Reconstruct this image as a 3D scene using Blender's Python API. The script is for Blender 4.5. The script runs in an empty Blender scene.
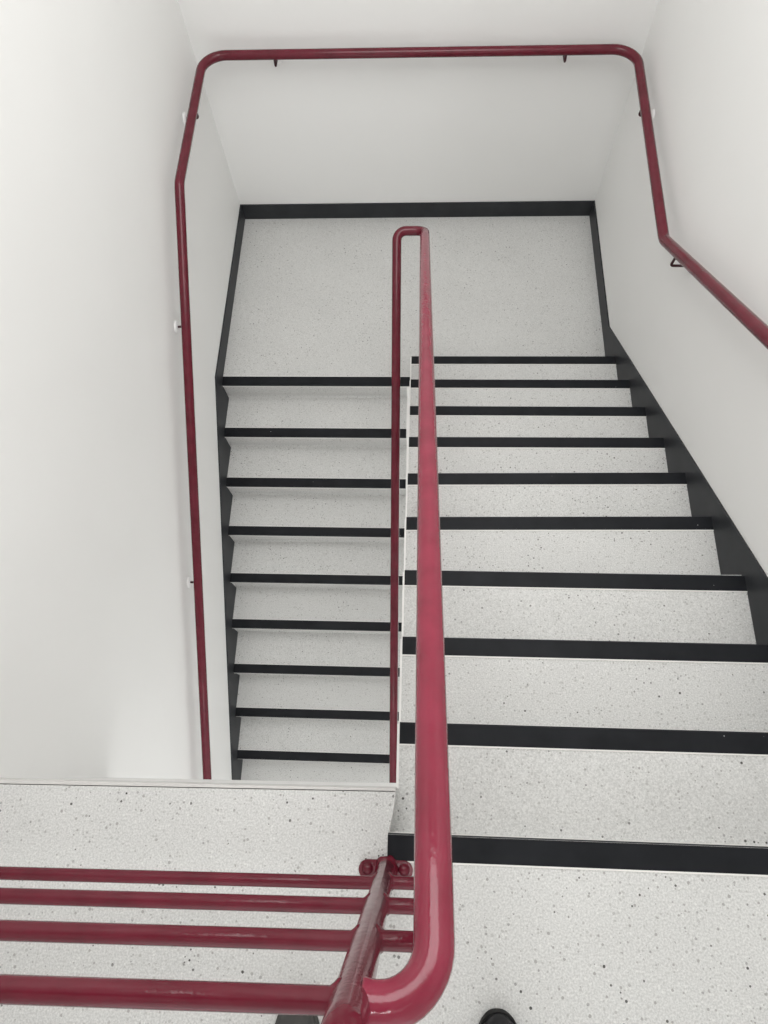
import bpy, bmesh, math, random
from mathutils import Vector, Matrix
random.seed(4)
COL = bpy.context.scene.collection

# ------------------------------------------------------------------ measures
G = 0.28            # going of a step
R = 0.17393         # rise of a step
PITCH = R / G
XL, XR = -1.187, 1.286      # faces of the side walls
YB = 3.83                   # face of the end wall
YL = 2.4296                 # nosing of the half landing
ZL = -10 * R                # level of the half landing
XO = 0.043                  # open side of the upper flight
XH = 0.1083                 # balustrade of the upper flight
XH2 = -0.0302               # handrail of the lower flight
PX, PY = 0.021, -0.0766     # newel post at the head of the stairs

# ------------------------------------------------------------------ materials
def mat(name):
    m = bpy.data.materials.new(name); m.use_nodes = True
    nt = m.node_tree
    return m, nt, nt.nodes['Principled BSDF']

def objco(nt, scale=1.0):
    tc = nt.nodes.new('ShaderNodeTexCoord')
    mp = nt.nodes.new('ShaderNodeMapping')
    mp.inputs['Scale'].default_value = (scale,) * 3
    nt.links.new(tc.outputs['Object'], mp.inputs['Vector'])
    return mp.outputs['Vector']

def mix(nt, fac, a, b):
    n = nt.nodes.new('ShaderNodeMix'); n.data_type = 'RGBA'
    for sock, v in ((n.inputs[0], fac), (n.inputs[6], a), (n.inputs[7], b)):
        if isinstance(v, (tuple, list)): sock.default_value = (*v, 1)
        elif isinstance(v, (int, float)): sock.default_value = v
        else: nt.links.new(v, sock)
    return n.outputs[2]

def ramp(nt, val, a, b, va=0.0, vb=1.0):
    n = nt.nodes.new('ShaderNodeMapRange')
    n.inputs[1].default_value = a; n.inputs[2].default_value = b
    n.inputs[3].default_value = va; n.inputs[4].default_value = vb
    nt.links.new(val, n.inputs[0])
    return n.outputs[0]

def noise(nt, vec, scale, detail=2.0, rough=0.5):
    n = nt.nodes.new('ShaderNodeTexNoise')
    n.inputs['Scale'].default_value = scale
    n.inputs['Detail'].default_value = detail
    n.inputs['Roughness'].default_value = rough
    nt.links.new(vec, n.inputs['Vector'])
    return n.outputs['Fac']

def chips(nt, vec, scale, density, size):
    """mask of scattered chips: a share of the voronoi cells carries one"""
    v = nt.nodes.new('ShaderNodeTexVoronoi'); v.inputs['Scale'].default_value = scale
    nt.links.new(vec, v.inputs['Vector'])
    sep = nt.nodes.new('ShaderNodeSeparateColor'); nt.links.new(v.outputs['Color'], sep.inputs[0])
    pick = nt.nodes.new('ShaderNodeMath'); pick.operation = 'LESS_THAN'
    nt.links.new(sep.outputs[0], pick.inputs[0]); pick.inputs[1].default_value = density
    sz = nt.nodes.new('ShaderNodeMath'); sz.operation = 'MULTIPLY_ADD'
    nt.links.new(sep.outputs[1], sz.inputs[0]); sz.inputs[1].default_value = size * .7; sz.inputs[2].default_value = size * .45
    near = nt.nodes.new('ShaderNodeMath'); near.operation = 'LESS_THAN'
    nt.links.new(v.outputs['Distance'], near.inputs[0]); nt.links.new(sz.outputs[0], near.inputs[1])
    mul = nt.nodes.new('ShaderNodeMath'); mul.operation = 'MULTIPLY'
    nt.links.new(pick.outputs[0], mul.inputs[0]); nt.links.new(near.outputs[0], mul.inputs[1])
    tone = nt.nodes.new('ShaderNodeMath'); tone.operation = 'MULTIPLY_ADD'
    nt.links.new(sep.outputs[2], tone.inputs[0]); tone.inputs[1].default_value = .6; tone.inputs[2].default_value = .4
    m2 = nt.nodes.new('ShaderNodeMath'); m2.operation = 'MULTIPLY'
    nt.links.new(mul.outputs[0], m2.inputs[0]); nt.links.new(tone.outputs[0], m2.inputs[1])
    return m2.outputs[0]

def vinyl():
    m, nt, b = mat('speckled_grey_vinyl')
    v = objco(nt)
    base = mix(nt, ramp(nt, noise(nt, v, 3.0, 3), .35, .65), (.600, .600, .588), (.640, .640, .627))
    g1 = ramp(nt, noise(nt, v, 210, 3, .65), .36, .64)
    base = mix(nt, g1, mix(nt, .5, base, (.40, .40, .388)), mix(nt, .35, base, (.84, .84, .82)))
    base = mix(nt, chips(nt, v, 150, .20, .38), base, (.72, .72, .70))
    base = mix(nt, chips(nt, v, 120, .16, .42), base, (.36, .355, .34))
    clump = ramp(nt, noise(nt, v, 9, 2), .40, .58)
    dark = nt.nodes.new('ShaderNodeMath'); dark.operation = 'MULTIPLY'
    nt.links.new(chips(nt, v, 92, .17, .30), dark.inputs[0]); nt.links.new(clump, dark.inputs[1])
    base = mix(nt, dark.outputs[0], base, (.07, .068, .064))
    nt.links.new(base, b.inputs['Base Color'])
    b.inputs['Roughness'].default_value = .55
    b.inputs['Specular IOR Level'].default_value = .35
    bp = nt.nodes.new('ShaderNodeBump'); bp.inputs['Strength'].default_value = .12; bp.inputs['Distance'].default_value = .001
    nt.links.new(noise(nt, v, 260, 2), bp.inputs['Height']); nt.links.new(bp.outputs[0], b.inputs['Normal'])
    return m

def plaster(name='white_painted_plaster', c1=(.850, .849, .835), c2=(.882, .881, .868)):
    m, nt, b = mat(name)
    v = objco(nt)
    nt.links.new(mix(nt, ramp(nt, noise(nt, v, .9, 3, .5), .3, .7), c1, c2), b.inputs['Base Color'])
    b.inputs['Roughness'].default_value = .6
    b.inputs['Specular IOR Level'].default_value = .3
    bp = nt.nodes.new('ShaderNodeBump'); bp.inputs['Strength'].default_value = .08; bp.inputs['Distance'].default_value = .002
    nt.links.new(noise(nt, v, 120, 3), bp.inputs['Height']); nt.links.new(bp.outputs[0], b.inputs['Normal'])
    return m

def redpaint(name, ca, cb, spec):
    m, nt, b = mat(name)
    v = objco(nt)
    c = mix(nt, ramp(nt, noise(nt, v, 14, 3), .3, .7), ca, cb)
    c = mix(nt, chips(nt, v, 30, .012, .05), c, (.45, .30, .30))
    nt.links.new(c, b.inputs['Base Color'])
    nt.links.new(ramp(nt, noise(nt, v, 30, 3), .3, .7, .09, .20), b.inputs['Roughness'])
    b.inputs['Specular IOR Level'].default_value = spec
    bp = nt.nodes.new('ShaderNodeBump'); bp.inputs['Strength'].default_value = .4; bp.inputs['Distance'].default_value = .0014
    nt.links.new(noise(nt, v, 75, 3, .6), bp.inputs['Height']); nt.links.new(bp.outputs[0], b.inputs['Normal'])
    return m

def black(name, c1, c2, rough=.5, specks=0.0, spec=.22):
    m, nt, b = mat(name)
    v = objco(nt)
    c = mix(nt, ramp(nt, noise(nt, v, 9, 4, .6), .3, .7), c1, c2)
    if specks: c = mix(nt, chips(nt, v, 55, specks, .12), c, (.45, .45, .44))
    nt.links.new(c, b.inputs['Base Color'])
    b.inputs['Roughness'].default_value = rough
    b.inputs['Specular IOR Level'].default_value = spec
    bp = nt.nodes.new('ShaderNodeBump'); bp.inputs['Strength'].default_value = .1; bp.inputs['Distance'].default_value = .001
    nt.links.new(noise(nt, v, 150, 2), bp.inputs['Height']); nt.links.new(bp.outputs[0], b.inputs['Normal'])
    return m

def plain(name, col, rough=.5, metal=0.0):
    m, nt, b = mat(name)
    v = objco(nt)
    nt.links.new(mix(nt, noise(nt, v, 20, 2), tuple(x * .93 for x in col), tuple(min(1, x * 1.07) for x in col)), b.inputs['Base Color'])
    b.inputs['Roughness'].default_value = rough; b.inputs['Metallic'].default_value = metal
    return m

M_VINYL = vinyl()
M_WALL = plaster()
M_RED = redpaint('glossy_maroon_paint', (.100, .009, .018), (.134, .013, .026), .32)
M_RED_LIT = redpaint('lit_maroon_paint', (.185, .013, .032), (.240, .019, .046), .45)  # lit copy of the maroon: overhead light on the upper handrail put into its colour
M_NOSE = black('black_nosing_insert', (.008, .009, .011), (.014, .015, .018), .5, .025, .15)
M_SKIRT = black('charcoal_skirting_vinyl', (.026, .028, .031), (.036, .038, .042), .45)
M_CAP = plain('off_white_capping', (.66, .65, .63), .5)
M_TRIM = plain('pale_aluminium_trim', (.80, .79, .76), .45)
M_WHITE = plain('white_edge_paint', (.85, .84, .82), .5)
M_ROD = black('dark_maroon_rod', (.035, .010, .014), (.055, .014, .02), .4)
M_ROSE = plain('white_cover_rose', (.93, .925, .92), .35)
M_SHOE = black('black_shoe_leather', (.012, .012, .013), (.022, .022, .024), .35)
M_SHOE2 = black('charcoal_shoe_knit', (.05, .05, .048), (.085, .085, .08), .7)
M_SOLE = black('black_rubber_sole', (.008, .008, .008), (.015, .015, .015), .7)
M_CAULK = plain('brown_sealant_line', (.22, .17, .13), .7)

# ------------------------------------------------------------------ builders
def link(name, bm, m, parent=None, smooth=False, kind=None, label=None):
    me = bpy.data.meshes.new(name)
    bmesh.ops.recalc_face_normals(bm, faces=bm.faces)
    bm.to_mesh(me); bm.free()
    for mm in (m if isinstance(m, (list, tuple)) else [m]): me.materials.append(mm)
    if smooth:
        for p in me.polygons: p.use_smooth = True
    o = bpy.data.objects.new(name, me); COL.objects.link(o)
    if parent: o.parent = parent
    if kind: o['kind'] = kind
    if label: o['label'] = label
    return o

def tag(o, label, cat=None, group=None, kind=None):
    o['label'] = label
    if cat: o['category'] = cat
    if group: o['group'] = group
    if kind: o['kind'] = kind
    return o

def empty(name, loc=(0, 0, 0)):
    o = bpy.data.objects.new(name, None); COL.objects.link(o)
    o.location = loc; o.empty_display_size = .1
    return o

def box(bm, x0, x1, y0, y1, z0, z1, bevel=0.0):
    vs = [bm.verts.new((x, y, z)) for x in (x0, x1) for y in (y0, y1) for z in (z0, z1)]
    fs = [(0, 1, 3, 2), (4, 6, 7, 5), (0, 4, 5, 1), (2, 3, 7, 6), (0, 2, 6, 4), (1, 5, 7, 3)]
    new = [bm.faces.new([vs[i] for i in f]) for f in fs]
    if bevel:
        es = list({e for f in new for e in f.edges})
        bmesh.ops.bevel(bm, geom=es, offset=bevel, segments=2, affect='EDGES', profile=.6)

def prism_x(bm, poly, x0, x1):
    """poly of (y,z) extruded along x"""
    a = [bm.verts.new((x0, y, z)) for y, z in poly]
    b = [bm.verts.new((x1, y, z)) for y, z in poly]
    bm.faces.new(a); bm.faces.new(b[::-1])
    n = len(poly)
    for i in range(n): bm.faces.new((a[i], b[i], b[(i + 1) % n], a[(i + 1) % n]))

def prism_z(bm, poly, z0, z1):
    a = [bm.verts.new((x, y, z0)) for x, y in poly]
    b = [bm.verts.new((x, y, z1)) for x, y in poly]
    bm.faces.new(a[::-1]); bm.faces.new(b)
    n = len(poly)
    for i in range(n): bm.faces.new((a[i], a[(i + 1) % n], b[(i + 1) % n], b[i]))

def fillet(points, radii, seg=10):
    """points joined by straight runs, corners rounded to an arc"""
    P = [Vector(p) for p in points]; out = [P[0]]
    for i in range(1, len(P) - 1):
        r = radii[i - 1] if isinstance(radii, (list, tuple)) else radii
        a = (P[i - 1] - P[i]).normalized(); b = (P[i + 1] - P[i]).normalized()
        ang = a.angle(b)
        if r <= 0 or abs(ang - math.pi) < .01: out.append(P[i]); continue
        t = r / math.tan(ang / 2)
        t = min(t, .49 * (P[i - 1] - P[i]).length if i > 1 else .95 * (P[i - 1] - P[i]).length,
                .49 * (P[i + 1] - P[i]).length if i < len(P) - 2 else .95 * (P[i + 1] - P[i]).length)
        r2 = t * math.tan(ang / 2)
        c = P[i] + (a + b).normalized() * (r2 / math.sin(ang / 2))
        u = (P[i] + a * t - c); w = (P[i] + b * t - c)
        tot = u.angle(w); ax = u.cross(w).normalized()
        for k in range(seg + 1):
            out.append(c + Matrix.Rotation(tot * k / seg, 3, ax) @ u)
    out.append(P[-1])
    return out

def subdiv(path, step):
    out = [path[0]]
    for a, b in zip(path, path[1:]):
        n = max(1, int((b - a).length / step))
        for k in range(1, n + 1): out.append(a.lerp(b, k / n))
    return out

def tube(bm, path, rad, n=24, flare_start=0, flare_end=0, lumpy=0.0, sink=0.0):
    """pipe swept along the path; ends may swell into a weld bead"""
    path = [Vector(p) for p in path]
    if flare_start:
        d = (path[1] - path[0]).normalized()
        path = [path[0], path[0] + d * .004, path[0] + d * .008, path[0] + d * .012] + path[1:]
    if flare_end:
        d = (path[-2] - path[-1]).normalized()
        path = path[:-1] + [path[-1] + d * .012, path[-1] + d * .008, path[-1] + d * .004, path[-1]]
    prof = [.006, .005, .0025, 0]
    T = []
    for i in range(len(path)):
        a = path[max(0, i - 1)]; b = path[min(len(path) - 1, i + 1)]
        T.append((b - a).normalized())
    u = T[0].orthogonal().normalized()
    rings = []
    for i, p in enumerate(path):
        if i:
            u = (u - T[i] * u.dot(T[i])).normalized()
        w = T[i].cross(u)
        r = rad
        if flare_start and i < 4: r += prof[i] * flare_start
        if flare_end and len(path) - 1 - i < 4: r += prof[len(path) - 1 - i] * flare_end
        ring = []
        for k in range(n):
            a = 2 * math.pi * k / n
            rr = r + ((r - rad) * .35 * math.sin(5 * a + i) if r > rad else 0) + (random.uniform(-1, 1) * lumpy)
            ring.append(bm.verts.new(p + (u * math.cos(a) + w * math.sin(a)) * rr))
        rings.append(ring)
    for a, b in zip(rings, rings[1:]):
        for k in range(n): bm.faces.new((a[k], a[(k + 1) % n], b[(k + 1) % n], b[k]))
    bm.faces.new(rings[0][::-1]); bm.faces.new(rings[-1])

def pipe(name, path, rad, m, parent=None, **kw):
    bm = bmesh.new(); tube(bm, path, rad, **kw)
    return link(name, bm, m, parent, smooth=True)

def revolve(bm, prof, origin, axis, n=24):
    """profile of (radius, height) turned round an axis"""
    ax = Vector(axis).normalized(); u = ax.orthogonal().normalized(); w = ax.cross(u)
    o = Vector(origin); rings = []
    for r, h in prof:
        rings.append([bm.verts.new(o + ax * h + (u * math.cos(2 * math.pi * k / n) + w * math.sin(2 * math.pi * k / n)) * max(r, 1e-5)) for k in range(n)])
    for a, b in zip(rings, rings[1:]):
        for k in range(n): bm.faces.new((a[k], a[(k + 1) % n], b[(k + 1) % n], b[k]))
    bm.faces.new(rings[0][::-1]); bm.faces.new(rings[-1])

# ------------------------------------------------------------------ room shell
Y0 = -2.6            # back of the upper landing
ZT, ZB = 2.75, -4.6  # ceiling, lower storey floor
def shell(name, *a):
    bm = bmesh.new(); box(bm, *a)
    return link(name, bm, M_WALL, kind='structure')
shell('wall_left', XL - .2, XL, Y0, YB + .2, ZB, ZT)
shell('wall_right', XR, XR + .2, Y0, YB + .2, ZB, ZT)
shell('wall_back', XL, XR, YB, YB + .2, ZB, ZT)
shell('ceiling', XL - .2, XR + .2, Y0, YB + .2, ZT, ZT + .2)

# upper landing; its left half runs a little further out than the right half
def edge_y(x): return .096 + .0130 * (x - .038)
bm = bmesh.new()
prism_z(bm, [(XL, Y0), (XR, Y0), (XR, -.002), (.022, -.002), (.027, .016), (.033, .045), (.037, .075), (.038, edge_y(.038)), (XL, edge_y(XL))], -.02, 0)
fl = link('floor', bm, M_VINYL, kind='structure')
tag(fl, 'speckled light grey vinyl floor of the upper landing', kind='structure')
bm = bmesh.new()
prism_z(bm, [(XL, Y0), (XR, Y0), (XR, -.02), (.021, -.02), (.026, .016), (.032, .045), (.036, .075), (.037, edge_y(.037)), (XL, edge_y(XL))], -.2, -.02)
link('slab', bm, M_WALL, fl)
# white downstand below the landing edge, with its thin capping lip
bm = bmesh.new()
prism_z(bm, [(XL, -.06), (.02, -.04), (.037, edge_y(.037) + .002), (XL, edge_y(XL) + .002)], -1.06, -.2)
link('wall_front', bm, M_WALL, kind='structure')
bm = bmesh.new()
xe = .0385
prism_z(bm, [(XL, edge_y(XL) + .002), (xe, edge_y(xe) + .002), (xe, edge_y(xe) + .008), (XL, edge_y(XL) + .012)], -.2, -.006)
link('trim_1', bm, M_CAP, kind='structure')

def nosing(x0, x1, y, z, s, parent, dz=.0025):
    """black strip on the tread edge with its drop and the pale metal edges; s=+1 faces +y"""
    bm = bmesh.new()
    f = lambda yy: y + s * yy
    poly = [(f(-.056), z + dz), (f(.0), z + dz), (f(.004), z - .004), (f(.004), z - .016), (f(-.003), z - .016), (f(-.003), z), (f(-.056), z)]
    prism_x(bm, poly, x0, x1)
    a = link('nosing_strip', bm, M_NOSE, parent)
    bm = bmesh.new()
    ys = sorted((f(-.060), f(-.056))); box(bm, x0, x1, ys[0], ys[1], z, z + dz + .0003)
    ys = sorted((f(.001), f(.006))); box(bm, x0, x1, ys[0], ys[1], z - .024, z - .016)
    link('nosing_edge', bm, M_TRIM, parent, label='thin pale metal edge along the black strip')
    return a

nosing(.022, XR - .006, -.004, 0, 1, fl)

# half landing
bm = bmesh.new(); box(bm, XL, XR, YL, YB, ZL - .02, ZL)
hl = link('floor_lower', bm, M_VINYL, kind='structure')
tag(hl, 'speckled light grey vinyl floor of the half landing', kind='structure')
bm = bmesh.new(); box(bm, XL, XR, YL + .02, YB, ZL - .22, ZL - .02)
link('slab', bm, M_WALL, hl)
nosing(XL + .0075, XO - .004, YL, ZL, -1, hl)

# ------------------------------------------------------------------ the two flights
def make_flight(name, x0, x1, ystart, zstart, s, n, label, lastgap):
    """s=+1 goes down away from the camera, s=-1 comes back towards it"""
    root = empty(name, ((x0 + x1) / 2, ystart, zstart))
    inv = Matrix.Translation(-Vector(root.location))
    def put(o):
        o.matrix_parent_inverse = inv
        return o
    for k in range(1, n + 1):
        y = ystart + s * k * G - (.005 if s > 0 and k == 1 else .002 if s > 0 and k == 2 else 0); z = zstart - k * R
        ya = y - s * G             # riser line of this step (under the nosing above)
        bm = bmesh.new()
        back = ya - s * .022
        # tread, its riser behind and a coved inner corner, as one folded sheet of vinyl
        t = .012
        top = zstart - (k - 1) * R
        poly = [(y, z), (ya + s * .012 - s * .02, z), (ya - s * .0145, z + .004), (ya - s * .019, z + .014), (ya - s * .008, top - .018),
                (ya - s * .03, top - .018), (ya - s * .034, z - t), (y, z - t)]
        prism_x(bm, poly, x0, x1)
        st = put(link('step', bm, M_VINYL, root))
        c = nosing(x0 if s > 0 else x0 + .006, x1 - .006 if s > 0 else x1, y, z, s, st)
        sk = {4: .019, 5: .017, 6: .005}.get(k, 0) if s > 0 else 0   # a little out of square
        if sk:
            for o in [st] + list(st.children):
                for vv in o.data.vertices: vv.co.y += sk * (vv.co.x - x0) / (x1 - x0)
    # solid body under the steps
    poly = [(ystart - s * .09, zstart - .03), (ystart - s * .036, zstart - .03)]
    for k in range(1, n + 1):
        ya = ystart + s * (k - 1) * G - s * .036
        poly += [(ya, zstart - k * R - .013), (ya + s * G - s * .0, zstart - k * R - .013)]
    ye = ystart + s * n * G - s * .036
    poly += [(ye, zstart - n * R - .20), (ystart + s * .03, zstart - .28), (ystart - s * .09, zstart - .28)]
    bm = bmesh.new(); prism_x(bm, poly, x0, x1)
    put(link('concrete_waist', bm, M_WALL, root))
    if s > 0:
        bm = bmesh.new(); box(bm, -.03, x0, -.03, .10, zstart - R - .012, zstart - R + .0004)
        put(link('tread_return', bm, M_VINYL, root))
    # painted stringer closing the open end
    xs0, xs1 = (x0 - .007, x0) if s > 0 else (x1, x1 + .012)
    poly = [(ystart - s * .04, zstart - .03)]
    for k in range(1, n + 1):
        y = ystart + s * (k - 1) * G; z = zstart - k * R
        poly += [(y - s * .006, z + R - (.03 if k == 1 else .001)), (y - s * .006, z - .001)]
    poly += [(ystart + s * (n * G - .006), zstart - n * R - .001)]
    poly += [(ystart + s * n * G, zstart - n * R - .21), (ystart + s * .05, zstart - .29), (ystart - s * .04, zstart - .29)]
    bm = bmesh.new(); prism_x(bm, poly, xs0, xs1)
    put(link('stringer', bm, M_WHITE, root, label='white painted side of the flight'))
    tag(root, label, 'stairs')
    return root

make_flight('stair_flight', XO, XR - .0015, 0, 0, 1, 9,
            'right stair flight going down from the upper landing, grey speckled treads with black nosings', 0)
make_flight('stair_flight', XL + .0015, XO - .03, YL, ZL, -1, 12,
            'left lower stair flight beyond the landing edge, grey speckled treads and risers with black nosings', 0)

# ------------------------------------------------------------------ skirtings
def skirt_poly(name, poly, x0, x1, label, cap):
    bm = bmesh.new(); prism_x(bm, poly, x0, x1)
    o = link(name, bm, M_SKIRT, kind='structure'); o['label'] = label
    return o
HS = .125
# end wall and half landing sides
bm = bmesh.new(); box(bm, XL, XR, YB - .008, YB, ZL, ZL + HS)
link('baseboard_back', bm, M_SKIRT, kind='structure')['label'] = 'charcoal skirting along the end wall of the half landing'
hk, hk2 = .112, .143
yk = (10 * R - HS + hk) / PITCH
low = 0.03
poly = [(YB, ZL), (YB, ZL + HS), (yk, ZL + HS), (-.0, hk), (-.25, hk), (Y0, hk), (Y0, 0), (0, 0)]
for k in range(1, 10): poly += [((k - 1) * G, -k * R - .01), (k * G, -k * R - .01)]
poly += [(9 * G, ZL)]
skirt_poly('baseboard_right', poly, XR - .008, XR, 'charcoal skirting stepping down the right wall', True)
y_end = YL - 12 * G
poly = [(YB, ZL), (YB, ZL + HS), (YL + (HS - hk2) / PITCH, ZL + HS), (y_end, ZL - 12 * R + hk2), (y_end, ZL - 12 * R - .01)]
for k in range(12, 0, -1): poly += [(YL - k * G, ZL - k * R - .01), (YL - (k - 1) * G, ZL - k * R - .01)]
poly += [(YL, ZL)]
skirt_poly('baseboard_left', poly, XL, XL + .008, 'charcoal skirting down the left wall', True)

# ------------------------------------------------------------------ central balustrade
RT = .0231     # handrail radius
bal = empty('balustrade', (PX, PY, 0))
inv = Matrix.Translation(-Vector(bal.location))
def P(o): o.matrix_parent_inverse = inv; return o
H1 = .9600
def up(y, h=H1): return (XH, y, h - PITCH * y)
YE = 2.645
zE = H1 - PITCH * YE
# handrail: from the newel round a quarter bend, down the upper flight, U-turn, down the lower flight
pts = [(PX + .012, -.079, 1.000), (XH, -.079, 1.000), (XH, .03, .950), up(.16), up(YE), (XH2, YE, zE), (XH2, -.35, zE - (YE + .35) * PITCH)]
path = subdiv(fillet(pts, [.066, .3, .4, .045, .045]), .08)
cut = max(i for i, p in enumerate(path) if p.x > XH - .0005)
P(pipe('handrail', path[:cut + 1], RT, M_RED_LIT, bal, flare_start=.25))["label"] = "handrail over the right flight, overhead light painted into its brighter red"
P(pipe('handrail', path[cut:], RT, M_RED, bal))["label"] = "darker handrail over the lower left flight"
# newel post
P(pipe('newel_post', subdiv([Vector((PX, PY, .008)), Vector((PX, PY, 1.178))], .1), .0215, M_RED, bal, flare_start=1.2))
# base plate with rounded ends and bolts
bm = bmesh.new()
def plate(bm, cx, cy, hw, hh, z0, z1, n=10):
    poly = []
    for sx in (1, -1):
        for k in range(n + 1):
            a = -math.pi / 2 + math.pi * k / n
            poly.append((cx + sx * (hw - hh + hh * math.cos(a)), cy + sx * hh * math.sin(a)))
    prism_z(bm, poly, z0, z1)
plate(bm, PX - .002, PY - .004, .067, .022, 0, .008)
bp_ = P(link('base_plate', bm, M_RED, bal))
for sx in (-1, 1):
    bm = bmesh.new()
    revolve(bm, [(.014, 0), (.014, .002), (.011, .003), (.011, .007), (.008, .010), (.004, .0115), (0, .012)], (PX - .002 + sx * .045, PY - .002, .008), (0, 0, 1), 12)
    link('bolt', bm, M_RED, bp_, smooth=True)
# guard rails over the landing edge
def gx(x, z): return (x, PY - .002 + .012 * (x - PX), z)
for i, z in enumerate((.222, .477, .733, .990)):
    xw = XL + .05
    a = [Vector(gx(PX - .012, z)), Vector(gx(xw, z + .002))]
    P(pipe('guard_rail', subdiv(a, .15), .0133, M_RED, bal, flare_start=1.0, flare_end=1.0))
    if i < 3:
        # short run right of the newel, then down the flight under the handrail
        h = z + .01
        b = fillet([(PX + .012, PY, z), (XH, PY, z), (XH, PY + .10, z - .012), (XH, 2.50, z - 2.50 * PITCH - .0)], [.014, .1])
        P(pipe('stair_guard_rail', subdiv(b, .12), .0133, M_RED, bal, flare_start=1.0))
P(pipe('top_rail', subdiv([Vector(gx(PX + .03, 1.178)), Vector(gx(XL + .03, 1.180))], .2), RT, M_RED, bal))
P(pipe('end_post', [(XL + .05, PY - .017, .0), (XL + .05, PY - .017, 1.17)], .0215, M_RED, bal, flare_start=1.0))
for y in (1.24, 2.38):
    k = math.ceil(y / G - .01); zz = -k * R
    P(pipe('stair_post', subdiv([Vector((XH, y, zz + .0015)), Vector((XH, y, H1 - PITCH * y))], .2), .0133, M_RED, bal, flare_start=1.0))
tag(bal, 'maroon tubular steel balustrade between the two stair flights with guard rails over the landing edge', 'railing')

# ------------------------------------------------------------------ wall handrail
wr = empty('wall_handrail', (0, YB, ZL + 1.2))
invw = Matrix.Translation(-Vector(wr.location))
def W(o): o.matrix_parent_inverse = invw; return o
xr_, xl_, yb_ = XR - .086, XL + .075, YB - .075
zr = ZL + 1.198
RW = .0243
sr = (.025 + .561) / (2.473 - 1.492)
sl = (2.236 - .562) / (2.821 - .086)
kr, kl = (xr_, 2.440, zr), (xl_, 2.825, zr)
pts = [(xr_, -.9, kr[2] + (kr[1] + .9) * sr), kr, (XR - .060, yb_, zr - .009), (xl_, yb_, zr + .007), kl, (xl_, -.6, kl[2] - (kl[1] + .6) * sl)]
W(pipe('rail', subdiv(fillet(pts, [.10, .125, .125, .10]), .1), RW, M_RED, wr))
def bracket(p, d, drop=.064):
    """bent rod: drops from under the rail and turns back to the wall; d = unit vector towards the wall"""
    p = Vector(p); d = Vector(d)
    wall = p + d * ((XR - p.x if d.x > 0 else .075) - .0005)
    f = fillet([p + Vector((0, 0, -.015)), p + Vector((0, 0, -drop)) - d * .004, wall + Vector((0, 0, -drop - .002))], [.012], 6)
    br = W(pipe('bracket', f, .006, M_ROD, wr, n=12, flare_start=.8))
    bm = bmesh.new()
    revolve(bm, [(.031, 0), (.031, .005), (.028, .0095), (.012, .012), (.0058, .0125)], wall + Vector((0, 0, -drop - .002)), -d, 28)
    link('cover_rose', bm, M_ROSE, br, smooth=True, label='white round cover plate on the wall')
def zlf(y): return zr if y > kl[1] else zr - (kl[1] - y) * sl
def zrt(y): return zr if y > kr[1] else zr + (kr[1] - y) * sr
for y in (3.365, 2.27, 1.09, -.1): bracket((xl_, y, zlf(y)), (-1, 0, 0))
for x in (-.725, .86): bracket((x, yb_, zr + (.004 if x < 0 else -.006)), (0, 1, 0))
for x, y in ((xr_ + .017, 3.345), (xr_, 2.262), (xr_, .8)): bracket((x, y, zrt(y)), (1, 0, 0), .078)
tag(wr, 'maroon tubular handrail wrapping around the white stairwell walls on bent rod brackets', 'handrail')

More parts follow.
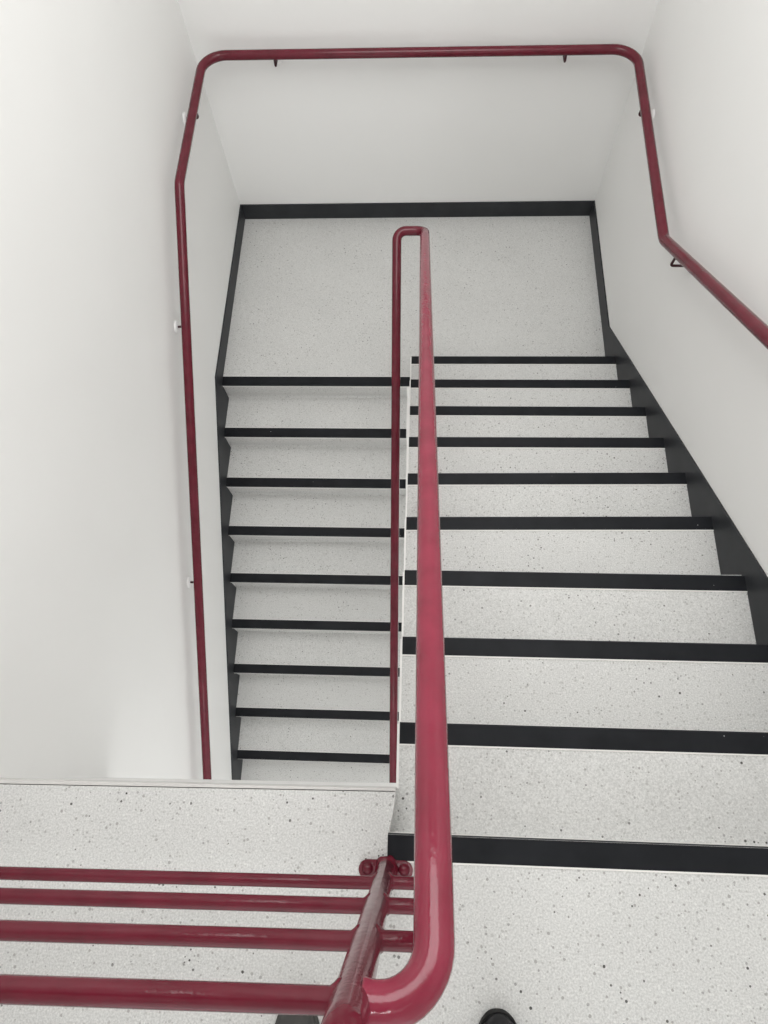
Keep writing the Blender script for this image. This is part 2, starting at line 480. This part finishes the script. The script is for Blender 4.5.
# ------------------------------------------------------------------ shoes of the person looking down
def make_shoe(name, x, y, ang, m, label):
    root = empty(name, (x, y, 0)); root.rotation_euler = (0, 0, ang)
    L, Wd = .285, .100
    def outline(t, grow=0.0):
        # t along the shoe: 0 heel, 1 toe -> half width left / right
        base = math.sqrt(max(0, 1 - ((t - .5) / .5) ** 4 if t > .5 else 1 - ((.5 - t) / .5) ** 5))
        waist = 1 - .22 * math.exp(-((t - .38) / .16) ** 2)
        ball = 1 + .05 * math.exp(-((t - .72) / .15) ** 2)
        return (Wd / 2 * (.86 if t < .5 else .86 + .14 * min(1, (t - .5) / .15)) * base * waist * ball) + grow * (base > .05)
    bm = bmesh.new(); ts = [.0, .01, .03, .07, .13, .2, .3, .4, .5, .6, .7, .78, .85, .9, .94, .97, .988, .997, 1]
    rings = []
    for t in ts:
        w = max(.004, outline(t, .004)); yy = (t - 1) * L
        prof = [(-w, .004), (-w * .96, .0), (w * .96, 0), (w, .004), (w, .02), (w * .97, .024), (-w * .97, .024), (-w, .02)]
        rings.append([bm.verts.new((px, yy, pz + .004 * max(0, (t - .8) / .2))) for px, pz in prof])
    for a, b in zip(rings, rings[1:]):
        for k in range(8): bm.faces.new((a[k], a[(k + 1) % 8], b[(k + 1) % 8], b[k]))
    bm.faces.new(rings[0]); bm.faces.new(rings[-1][::-1])
    link('sole', bm, M_SOLE if m is M_SHOE else M_SHOE2, root, smooth=False)
    bm = bmesh.new(); rings = []; n = 16
    def height(t):
        return .085 - .0 * t if t < .35 else .085 - .045 * ((t - .35) / .5) ** .8 if t < .85 else .04 * math.sqrt(max(0, 1 - ((t - .85) / .15) ** 2)) + .003
    for t in ts:
        w = max(.003, outline(t) - .001); h = max(.004, height(t)); yy = (t - 1) * L - (.002 if t > .9 else -.002)
        ring = []
        for k in range(n + 1):
            a = math.pi * k / n
            cx, sz = math.cos(a), math.sin(a)
            e = .75
            ring.append(bm.verts.new((w * math.copysign(abs(cx) ** e, cx), yy, .022 + h * abs(sz) ** e)))
        rings.append(ring)
    for a, b in zip(rings, rings[1:]):
        for k in range(n): bm.faces.new((a[k], a[k + 1], b[k + 1], b[k]))
    bm.faces.new(rings[0]); bm.faces.new(rings[-1][::-1])
    link('upper', bm, m, root, smooth=True)
    # collar and laces
    bm = bmesh.new()
    ring = [Vector((.032 * math.cos(a), -.215 + .055 * math.sin(a), .108 - .004 * math.sin(a))) for a in [2 * math.pi * k / 24 for k in range(25)]]
    tube(bm, ring, .006, n=10)
    link('collar', bm, M_SOLE, root, smooth=True)
    bm = bmesh.new()
    for k in range(5):
        yy = -.152 + k * .016; zz = .110 - k * .0065
        tube(bm, [(-.02, yy, zz - .006), (-.008, yy + .003, zz + .001), (.008, yy - .003, zz + .001), (.02, yy, zz - .006)], .0022, n=8)
    link('laces', bm, M_SOLE, root, smooth=True)
    tag(root, label, 'shoe')
    return root
make_shoe('shoe', .282, -.352, .02, M_SHOE, 'black shoe tip on the landing floor right of the maroon railing')
make_shoe('shoe', -.180, -.350, .10, M_SHOE2, 'dark grey shoe tip on the landing floor under the guard rails')

# ------------------------------------------------------------------ lamps
def area(name, loc, size, energy, rot=(0, 0, 0), col=(1, .995, .985)):
    d = bpy.data.lights.new(name, 'AREA'); d.shape = 'RECTANGLE'; d.size, d.size_y = size
    d.energy = energy; d.color = col
    o = bpy.data.objects.new(name, d); COL.objects.link(o); o.location = loc; o.rotation_euler = rot
    return o
area('ceiling_light_upper', (.1, -.5, ZT - .06), (1.3, .35), 1)
area('ceiling_spot', (.16, -.42, ZT - .08), (.09, .09), 1.4)
area('ceiling_light_stair', (.15, 1.9, ZT - .06), (1.9, 2.2), 60)
area('ceiling_light_lower', (-.5, -1.0, -1.02), (.28, .28), 3.2)

w = bpy.data.worlds.new('World'); bpy.context.scene.world = w; w.use_nodes = True
w.node_tree.nodes['Background'].inputs[0].default_value = (1, 1, .995, 1)
w.node_tree.nodes['Background'].inputs[1].default_value = 1.55

# ------------------------------------------------------------------ camera
f = 650.5006
a, b, c = (math.radians(v) for v in (-68.27948, -7.63596, -6.38806))
F = Vector((math.sin(b) * math.cos(a), math.cos(b) * math.cos(a), math.sin(a)))
Rt = Vector((math.cos(b), -math.sin(b), 0)); U = Rt.cross(F)
R2 = Rt * math.cos(c) + U * math.sin(c); U2 = -Rt * math.sin(c) + U * math.cos(c)
cam = bpy.data.cameras.new('camera'); co = bpy.data.objects.new('camera', cam); COL.objects.link(co)
co.matrix_world = Matrix(((R2.x, U2.x, -F.x, .08256), (R2.y, U2.y, -F.y, .15086), (R2.z, U2.z, -F.z, 1.81711), (0, 0, 0, 1)))
cam.sensor_fit = 'VERTICAL'; cam.sensor_height = 36; cam.sensor_width = 27
cam.lens = f * 36 / 1024; cam.clip_start = .01
bpy.context.scene.camera = co
bpy.context.scene.view_settings.view_transform = 'Standard'
bpy.context.scene.view_settings.look = 'None'
